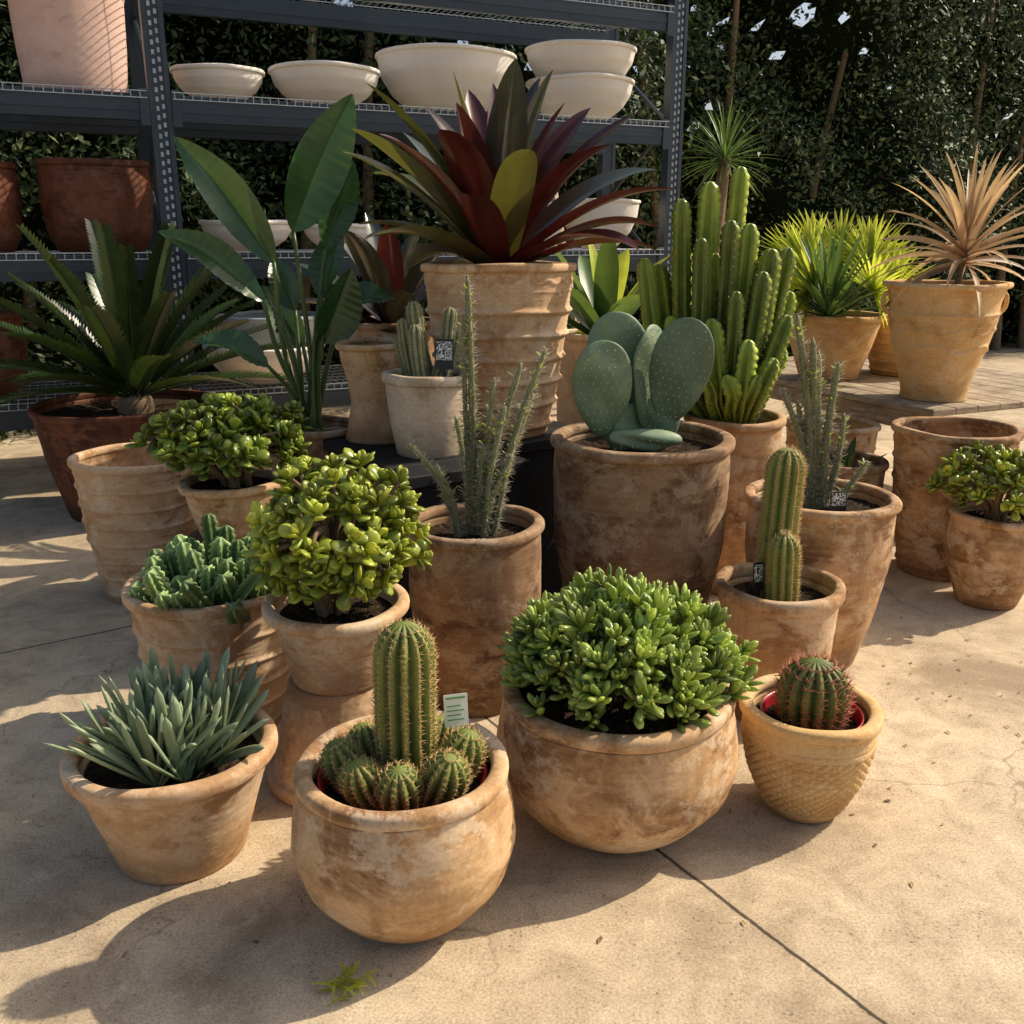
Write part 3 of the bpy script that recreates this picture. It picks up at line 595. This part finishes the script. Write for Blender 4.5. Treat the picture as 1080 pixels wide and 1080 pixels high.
# bird of paradise
mb=MB()
def paddle(b,t,W,nh=(0,-1,.2),arch=.06,stalk_base=(-.85,4.0,.68),bow=0.0,rnd=.5):
    b=np.array(b,float);t=np.array(t,float);sb=np.array(stalk_base,float)+rng.normal(0,.02,3)*[1,1,0]
    P=curve([sb,(sb+b)/2+np.array([bow,0,.04]),b],14); sweep(mb,P,np.linspace(.014,.008,14),7,tint=.5,rnd=rng.random(),mi=1)
    d=t-b; n0=nrm(np.array(nh)-nrm(d)*np.dot(nh,nrm(d))); mid=(b+t)/2+np.array([0,0,arch]); n=33; c=curve([b,mid,t],n)
    T,U,Wv=frames(c); s=np.linspace(0,1,n); w=W*.5*np.sin(pi*np.clip(s,0.0,1)**.8)**.75; w[0]=.008;w[-1]=.002
    V=[]; ph=rng.random()*6; asym=rng.normal(0,.1)
    for i in range(n):
        sd=nrm(np.cross(T[i],n0)); nn=np.cross(sd,T[i])
        for k,q in enumerate((-1,-.66,-.33,-.06,0,.06,.33,.66,1)):
            lift=abs(q)**1.2*w[i]*(.45+.25*math.sin(s[i]*5+ph+(q>0)*1.5))+ abs(q)*(.004*math.sin(i*2.2+ph*q))-(.004 if q==0 else 0)
            V.append(c[i]+sd*w[i]*q*(1+asym*np.sign(q))+nn*lift)
    f=[(i*9+j,i*9+j+1,i*9+j+10,i*9+j+9) for i in range(n-1) for j in range(8)]
    tt=np.tile([.2,.2,.25,.4,1.,.4,.25,.2,.2],n)+np.repeat((np.arange(n)%2)*.3,9); mb.add(V,f,tt,rnd,0)
paddle((-.885,4.0,1.52),(-.63,4.05,2.04),.22,(.35,-1,.1),.02,rnd=.75)
paddle((-.96,3.95,1.40),(-1.30,3.9,1.87),.17,(-.1,-1,.35),.03,bow=-.03,rnd=.7)
paddle((-1.0,3.9,1.25),(-1.38,3.85,1.52),.13,(.0,-.75,.7),.04,bow=-.05,rnd=.6)
paddle((-.78,3.95,1.08),(-.64,3.9,1.38),.17,(.3,-1,.1),.0,rnd=.2)
paddle((-1.0,3.9,.99),(-1.27,3.8,1.10),.12,(0,-.6,.8),.03,rnd=.4)
paddle((-.78,4.1,1.45),(-.66,4.2,1.80),.15,(.6,-1,.1),.0,rnd=.3)
paddle((-.92,4.1,1.2),(-1.02,4.2,1.42),.12,(.3,-1,.1),.0,rnd=.3)
paddle((-.72,4.05,1.18),(-.5,4.1,1.25),.13,(0,-.6,.8),.03,rnd=.2)
paddle((-.90,4.12,1.05),(-1.08,4.2,1.30),.13,(.2,-1,.2),.0,rnd=.3)
paddle((-.80,4.1,1.25),(-.72,4.2,1.58),.14,(-.4,-1,.1),.0,rnd=.4)
for i in range(6): 
    a=rng.random()*6; sweep(mb,curve([(-.85+.04*math.cos(a),4+.04*math.sin(a),.68),(-.85+.06*math.cos(a),4+.06*math.sin(a),.95),(-.85+.13*math.cos(a),4+.1*math.sin(a),1.2)],10),np.linspace(.012,.005,10),6,tint=.5,mi=1)
mb.build('bird_of_paradise_plant',[M_bird,M_stalk])

# bromeliads
def brom(name,pos,n,Ln,W,mats,weights,seed=0,el0=82,el1=8,bend=.75,fold=.35):
    mb=MB(); r=np.random.default_rng(seed)
    prof=lambda s:(.70+.30*np.sin(pi*np.clip(s*.9+.05,0,1)))*np.maximum(1-s**6,0)**.8
    for i in range(n):
        f=i/(n-1); az=i*2.39996+r.normal(0,.15); el=math.radians(el0*(1-f)**.9+el1*f+r.normal(0,4))
        ln=Ln*(.72+.33*math.sin(pi*min(1,f*.8+.15)))*(1+r.normal(0,.06)); o=.02+.03*f
        mi=int(r.choice(len(mats),p=weights(f)))
        blade(mb,(pos[0]+o*math.cos(az),pos[1]+o*math.sin(az),pos[2]+.05*(1-f)),az,el,ln,W*(1+r.normal(0,.08)),bend*(.35+.65*f)+r.normal(0,.10),20,fold,prof=prof,rnd=r.random(),mi=mi,roll=r.normal(0,.18),pw=1.9)
    mb.build(name,mats)
brom('giant_bromeliad',(-.055,4.0,1.36),36,.74,.15,[M_br_red,M_br_grn,M_br_dk],lambda f:[.6-.35*f,.1+.35*f,.3],3,el1=18,bend=.80)
brom('giant_bromeliad',(-.60,4.85,1.05),16,.58,.14,[M_br_red,M_br_dk],lambda f:[.1,.9],5)
brom('broadleaf_bromeliad',(.45,4.75,1.0),16,.5,.12,[M_yuc,M_fan],lambda f:[.75,.25],6)
def frond(mb,base,az,el,Ln,W,bend,nl=44,rnd=.5,mi=0,lw=.013):
    n=nl; s=np.linspace(0,1,n); ang=el-bend*s**1.5
    d=np.stack([math.cos(az)*np.cos(ang),math.sin(az)*np.cos(ang),np.sin(ang)],1)
    p=np.array(base,float)+np.cumsum(d*Ln/n,0); nn=np.stack([-math.cos(az)*np.sin(ang),-math.sin(az)*np.sin(ang),np.cos(ang)],1)
    sd=np.array([-math.sin(az),math.cos(az),0.])
    sweep(mb,p[::3],np.linspace(.007,.002,len(p[::3])),5,mi=mi,rnd=rnd)
    V=[];F=[];T=[];o=0
    for i in range(int(n*.14),n):
        l=W*.5*math.sin(pi*min(1,.22+.70*(i/n)))**.6
        for sg in (-1,1):
            ld=nrm(sd*sg*.72+d[i]*.62+nn[i]*.34+rng.normal(0,.025,3)); wd=nrm(np.cross(ld,nn[i]))*lw*.5
            a=p[i]; b=a+ld*l*.5+nn[i]*.003; c=a+ld*l
            V+=[a-wd*.8,a+wd*.8,b+wd,b-wd,c]; F+=[(o,o+1,o+2,o+3),(o+3,o+2,o+4)]; T+=[.2,.2,.5,.5,.9]; o+=5
    mb.add(V,F,np.array(T),rnd,mi)
def cycad(name,pos,n,Ln,W,el0,el1,bend,trunk=.1,th=.15,mat=M_cyc,lw=.013):
    mb=MB(); pos=np.array(pos,float)
    sweep(mb,curve([pos-[0,0,th],pos-[0,0,th*.5],pos],7),np.array([1,1.05,1.,1.02,.98,.9,.5])*trunk,10,mi=1)
    for i in range(n):
        f=i/(n-1); az=i*2.39996+rng.normal(0,.1)
        frond(mb,pos+[.03*math.cos(az),.03*math.sin(az),-.02],az,math.radians(el0*(1-f)+el1*f),Ln*(.85+.3*rng.random()),W,bend*(.5+.6*f),rnd=rng.random(),lw=lw)
    mb.build(name,[mat,M_bark])
cycad('cycad_plant',(-2.1,5.25,.66),44,.90,.21,78,14,.48,lw=.022)
brom('agave_plant',(1.55,4.35,.26),16,.3,.05,[M_cyc],lambda f:[1.],9)

# fan palm + yucca
mb=MB(); hb=np.array([1.9,5.67,1.03])
for i,(dx,dy,dz,s) in enumerate(((.26,.02,.34,.30),(.40,-.1,.18,.26),(-.24,.05,.32,.30),(-.3,-.15,.20,.24),(.08,.2,.40,.3),(.33,.2,.42,.26),(.15,-.28,.2,.24),(-.12,.25,.45,.26),(.44,.1,.32,.24),(-.38,.1,.4,.22))):
    h=hb+np.array([dx*.68,dy,dz*.85]); sweep(mb,curve([hb,(hb+h)/2+[0,0,.05],h],8),np.linspace(.008,.004,8),5,mi=1)
    ax=nrm(np.array([dx,dy,dz*1.2])); sd=nrm(np.cross(ax,[0,-.9,.4])); 
    for k in range(30):
        a=(k/29-.5)*3.8; d=ax*math.cos(a)+sd*math.sin(a); d=nrm(d+rng.normal(0,.03,3)); ln=s*(.8+.25*math.cos(a*.6))*(.92+.16*rng.random())
        blade(mb,h,math.atan2(d[1],d[0]),math.asin(np.clip(d[2],-1,1)),ln,.034,.15,5,.6,lambda q:np.sin(pi*np.clip(q*.62+.2,0,1))*(1-q**4),rnd=rng.random(),mi=0)
mb.build('fan_palm_plant',[M_fan,M_stalk])
mb=MB()
for i in range(60):
    f=i/59; az=i*2.4; blade(mb,(1.80,5.50,1.05),az,math.radians(85-75*f),.54-.1*f,.036,.25,7,.3,rnd=rng.random(),mi=0)
mb.build('yucca_plant',[M_yuc])
mb=MB(); sweep(mb,curve([(2.25,4.93,1.2),(2.26,4.93,1.34),(2.28,4.93,1.44)],8),np.linspace(.018,.014,8),8,mi=1)
for i in range(52):
    f=i/51; az=i*2.4; blade(mb,(2.28,4.93,1.36+.09*(1-f)),az,math.radians(85-95*f),.44+.16*rng.random(),.034,.35+.7*f,10,.35,rnd=rng.random(),mi=0,roll=rng.normal(0,.4))
mb.build('cordyline_plant',[M_cord,M_bark])
mb=MB(); sweep(mb,curve([(1.75,8.3,0),(1.7,8.3,1.1),(1.75,8.3,2.12)],12),np.linspace(.08,.05,12),10,mi=1)
for i in range(90):
    f=i/89; az=i*2.4; blade(mb,(1.75,8.3,2.1),az,math.radians(88-120*f),.42+.1*rng.random(),.018,.4,6,.3,rnd=rng.random(),mi=0)
mb.build('grass_tree',[M_yuc,M_bark])

def label(x,y,z,w,h,yaw,tilt,kind=0):
    mb=MB(); 
    obox(mb,(-w/2,0,0),(1,0),(0,1),w,.0015,h,0,.0003)
    if kind==0: obox(mb,(-w*.42,-.0012,h*.3),(1,0),(0,1),w*.84,.0010,h*.62,1,.0002)
    else:
        obox(mb,(-w*.4,-.0012,h*.86),(1,0),(0,1),w*.8,.0010,h*.06,1,.0002); 
        for k in range(4): obox(mb,(-w*.38,-.0012,h*(.2+.14*k)),(1,0),(0,1),w*(.7-.12*(k%2)),.0010,h*.04,1,.0002)
    obox(mb,(-.008,0.0002,-.07),(1,0),(0,1),.016,.0011,.0695,0,.0003)
    ob=mb.build('plant_label',[M_blackpl if kind==0 else M_tagw,M_tag if kind==0 else M_tagg],smooth=False)
    ob.location=(x,y,z); ob.rotation_euler=(tilt,0,yaw)
label(-.125,1.935,.43,.055,.075,.25,-.2,1)
label(.775,2.80,.43,.035,.09,.3,-.1)
label(-.25,3.50,1.03,.07,.11,-.1,-.15)
label(1.11,3.1,.60,.06,.07,.2,-.1)
label(-.12,2.80,.585,.1,.018,.1,-.9)

# ------------------------------------------------------------ rack
rd=np.array([.905,.426,0.]); rd/=np.linalg.norm(rd); rn=np.array([-rd[1],rd[0],0.]); R0=np.array([-2.035,5.93,0.])
def rp_(s,d,z): return R0+rd*s+rn*d+np.array([0,0,z])
def rbox(mb,s,d,z,ls,ld,lz,mi=0,bev=.003): obox(mb,rp_(s,d,z),rd,rn,ls,ld,lz,mi,bev)
mb=MB(); H=3.5; SL=[2.145,1.25,.40,2.90]
ups=[-3.3,-.06,3.52]
for s in ups:
    for d in (0,.95):
        rbox(mb,s,d,0,.028,.012,H); rbox(mb,s+.092,d,0,.028,.012,H); rbox(mb,s+.028,d+.006,0,.064,.006,H)
        rbox(mb,s,d+.0125,0,.006,.075,H); rbox(mb,s+.114,d+.0125,0,.006,.075,H)
        if d==0:
            for z in np.arange(.05,H-.05,.05):
                for xx in (.036,.068):
                    obox(mb,rp_(s+xx,.0035,z+(.012 if xx>.05 else 0)),rd,rn,.016,.002,.026,2,.0008)
    for k in range(3):
        z=.2+k*1.05; a=rp_(s+.05,.09,z); b=rp_(s+.05,.95,z+.55); c=rp_(s+.05,.09,z+1.05)
        for p,q in ((a,b),(b,c)):
            sweep(mb,np.array([p,(p+q)/2,q]),np.full(3,.016),6)
for zi,z in enumerate(SL):
    for (s0,s1) in ((ups[0]+.12,ups[1]),(ups[1]+.12,ups[2])):
        for d in (.008,.90):
            rbox(mb,s0+.002,d,z,s1-s0-.004,.045,.145)
            rbox(mb,s0+.002,d-.004,z+.05,s1-s0-.004,.0035,.045,0)
        for e in (s0+.003,s1-.053): rbox(mb,e,-.004,z-.03,.05,.009,.20)
        for s in np.arange(s0+.02,s1-.01,.05):
            rbox(mb,s,-.006,z+.149,.005,.95,.005,1,.001); rbox(mb,s,-.009,z+.120,.005,.003,.034,1,.001)
        for d in (-.012,.15,.3,.45,.6,.75,.9): rbox(mb,s0+.01,d,z+.1545,s1-s0-.02,.005,.005,1,.001)
        rbox(mb,s0+.01,-.0125,z+.118,s1-s0-.02,.003,.005,1,.001)
mb.build('storage_rack',[M_steel,M_galv,M_slot_lit],smooth=False)
def bowl(s,d,z,W,H,mat,name='stone_bowl'):
    p=rp_(s,d,z); R=W/2
    pot(name,p[0],p[1],z,H,[(0,R*.38),(.12,R*.55),(.35,R*.78),(.65,R*.93),(1,R*.985)],mat,wall=.03,lip=(.028,.008),soil=.25,nz=26,segs=96)
zt=SL[0]+.16; z2=SL[1]+.16; z3=SL[2]+.16
bowl(.40,.38,zt,.57,.19,M_white); bowl(1.08,.38,zt,.72,.235,M_white); bowl(1.98,.50,zt,.98,.40,M_white)
bowl(3.0,.42,zt,.80,.29,M_white); bowl(3.0,.42,zt+.215,.82,.29,M_white)
bowl(.50,.32,z2,.60,.19,M_white); bowl(1.12,.35,z2,.5,.17,M_white); bowl(2.55,.4,z2,.65,.33,M_white); bowl(3.18,.4,z2,.62,.36,M_white)
bowl(.55,.30,z3,.80,.25,M_white); bowl(.60,.32,z3+.17,.72,.27,M_grey); bowl(1.45,.42,z3,.7,.3,M_white); bowl(2.4,.42,z3,.8,.4,M_grey)
p=rp_(-.42,.42,0); pot('pink_planter_pot',p[0],p[1],zt,.55,[(0,.28),(.5,.30),(1,.31)],M_pink,lip=(.03,.004),soil=.9)
p=rp_(-.38,.40,0); pot('rust_planter_pot',p[0],p[1],z2,.53,[(0,.25),(.2,.30),(.6,.325),(1,.31)],M_rust,lip=(.04,.012),soil=.8)
p=rp_(-1.12,.40,0); pot('rust_planter_pot',p[0],p[1],z2,.50,[(0,.25),(.2,.30),(.6,.325),(1,.31)],M_rust,lip=(.04,.012),soil=.8)
p=rp_(-1.2,.45,0); pot('rust_planter_pot',p[0],p[1],z3,.50,[(0,.25),(.2,.30),(.6,.325),(1,.31)],M_rust,lip=(.04,.012),soil=.8)
mb=MB()
for (s0,z0_,s1,z1_) in ((3.0,0,3.25,2.15),(3.62,0,3.30,2.15)):
    for d in (1.25,1.75):
        a=rp_(s0,d,z0_); b=rp_(s1,1.5,z1_); sweep(mb,np.array([a,(a+b)/2,b]),np.full(3,.035),4)
for z in (.6,1.2,1.65):
    a=rp_(3.0+.1*z,1.3,z); b=rp_(3.62-.13*z,1.3,z); sweep(mb,np.array([a,(a+b)/2,b]),np.full(3,.03),4)
mb.build('timber_trestle',[M_pine],smooth=False)

# ------------------------------------------------------------ hedge
def hedge():
    r=np.random.default_rng(11)
    s0,s1,zt=-5,13,5.2
    def surf(s,z): return 2.6+.45*np.sin(s*1.3+.5*np.sin(z*1.7))+.32*np.sin(s*2.9+z*1.9)+.28*np.sin(z*2.6+s*.7)
    nc=3300; cs=r.uniform(s0,s1,nc); cz=r.uniform(0,zt,nc); cd=surf(cs,cz)+r.exponential(.25,nc)-.2
    per=34; n=nc*per; ci=np.repeat(np.arange(nc),per)
    g=r.normal(0,1,(n,3))*np.array([.16,.13,.12]); s=cs[ci]+g[:,0]; d=cd[ci]+g[:,1]; z=np.maximum(cz[ci]+g[:,2],.02)
    pos=R0+s[:,None]*rd+d[:,None]*rn+z[:,None]*np.array([0,0,1.])
    nn=nrm(r.normal(0,1,(n,3))*.8+np.array([0,0,.6])-rn*.5); dr=nrm(np.cross(nn,r.normal(0,1,(n,3)))); sd=np.cross(nn,dr)
    ln=r.uniform(.035,.10,n)[:,None]; w=ln*r.uniform(.3,.55,n)[:,None]
    V=np.stack([pos-dr*ln*.5,pos+sd*w*.5+nn*w*.12,pos+dr*ln*.5,pos-sd*w*.5+nn*w*.12],1).reshape(-1,3)
    me=bpy.data.meshes.new('hedge'); me.vertices.add(4*n); me.vertices.foreach_set('co',V.ravel())
    me.loops.add(4*n); me.loops.foreach_set('vertex_index',np.arange(4*n)); me.polygons.add(n)
    me.polygons.foreach_set('loop_start',np.arange(0,4*n,4)); me.update(calc_edges=True)
    rn_=np.repeat(np.clip(r.random(n)**1.3*.7+r.random(nc)[ci]*.35,0,1),4).astype(np.float32)
    at=me.attributes.new('rnd','FLOAT','POINT'); at.data.foreach_set('value',rn_)
    me.materials.append(M_hedge); ob=bpy.data.objects.new('hedge',me); C.objects.link(ob)
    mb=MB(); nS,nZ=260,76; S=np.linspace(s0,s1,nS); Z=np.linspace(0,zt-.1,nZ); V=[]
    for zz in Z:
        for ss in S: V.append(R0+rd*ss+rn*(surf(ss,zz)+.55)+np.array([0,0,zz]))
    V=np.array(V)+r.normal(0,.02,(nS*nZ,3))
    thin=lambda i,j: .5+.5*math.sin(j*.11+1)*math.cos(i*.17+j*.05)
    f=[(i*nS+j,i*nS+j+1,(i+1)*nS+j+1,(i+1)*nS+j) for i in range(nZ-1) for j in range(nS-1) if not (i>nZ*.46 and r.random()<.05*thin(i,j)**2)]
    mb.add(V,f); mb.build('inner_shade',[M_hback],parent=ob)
    mt=MB()
    for k in range(16):
        s=s0+1+k*1.05+r.normal(0,.2); dd=2.85; p=[rp_(s,dd,0),rp_(s+r.normal(0,.1),dd+.1,1.8),rp_(s+r.normal(0,.3),dd,4.6)]
        sweep(mt,curve(p,14),np.linspace(.07,.03,14),8)
    mt.build('trunks',[M_bark],parent=ob)
hedge()

mb=MB(); mb.add([(-200,-200,0),(200,-200,0),(200,200,0),(-200,200,0)],[(0,1,2,3)]); mb.build('concrete_ground',[M_ground],smooth=False)
mb=MB()
for i in range(170):
    x=rng.uniform(-2.2,2.4); y=rng.uniform(1.5,4.5); 
    if i<80: x=rng.uniform(.9,2.2); y=rng.uniform(1.7,3.4)
    blade(mb,(x,y,.003),rng.random()*6.28,.12,.008+.018*rng.random(),.004+.005*rng.random(),.4,3,.3,rnd=rng.random())
mb.build('leaf_litter',[M_dry])
mb=MB()
for i in range(22):
    x=-.345+rng.normal(0,.018); y=1.625+rng.normal(0,.016)
    blade(mb,(x,y,.004),rng.random()*6.28,.2+.5*rng.random(),.03+.05*rng.random(),.007,1.0,6,.3,rnd=rng.random())
mb.build('dried_weed',[M_fan])

w=bpy.data.worlds.new('World'); bpy.context.scene.world=w; w.use_nodes=True; nt=w.node_tree
bg=nt.nodes['Background']; sky=nt.nodes.new('ShaderNodeTexSky'); sky.sky_type='NISHITA'; sky.sun_disc=False
el=math.radians(40); az=math.atan2(.93,.37)
sky.sun_elevation=el; sky.sun_rotation=az; sky.dust_density=4.0; nt.links.new(sky.outputs[0],bg.inputs[0]); bg.inputs[1].default_value=.135
sd=Vector((math.sin(az)*math.cos(el),math.cos(az)*math.cos(el),math.sin(el)))
l=bpy.data.lights.new('sun','SUN'); l.energy=5.0; l.angle=math.radians(.53); l.color=(1,.87,.68)
o=bpy.data.objects.new('sun',l); o.rotation_euler=sd.to_track_quat('Z','Y').to_euler(); o.location=(5,5,8); C.objects.link(o)
cam=bpy.data.cameras.new('camera'); cam.sensor_width=36; cam.lens=33.33; cam.clip_end=600
co=bpy.data.objects.new('camera',cam); co.location=(0,0,1.5); co.rotation_euler=(math.radians(73.8),0,0); C.objects.link(co)
bpy.context.scene.camera=co
bpy.context.scene.view_settings.view_transform='Standard'; bpy.context.scene.view_settings.look='None'
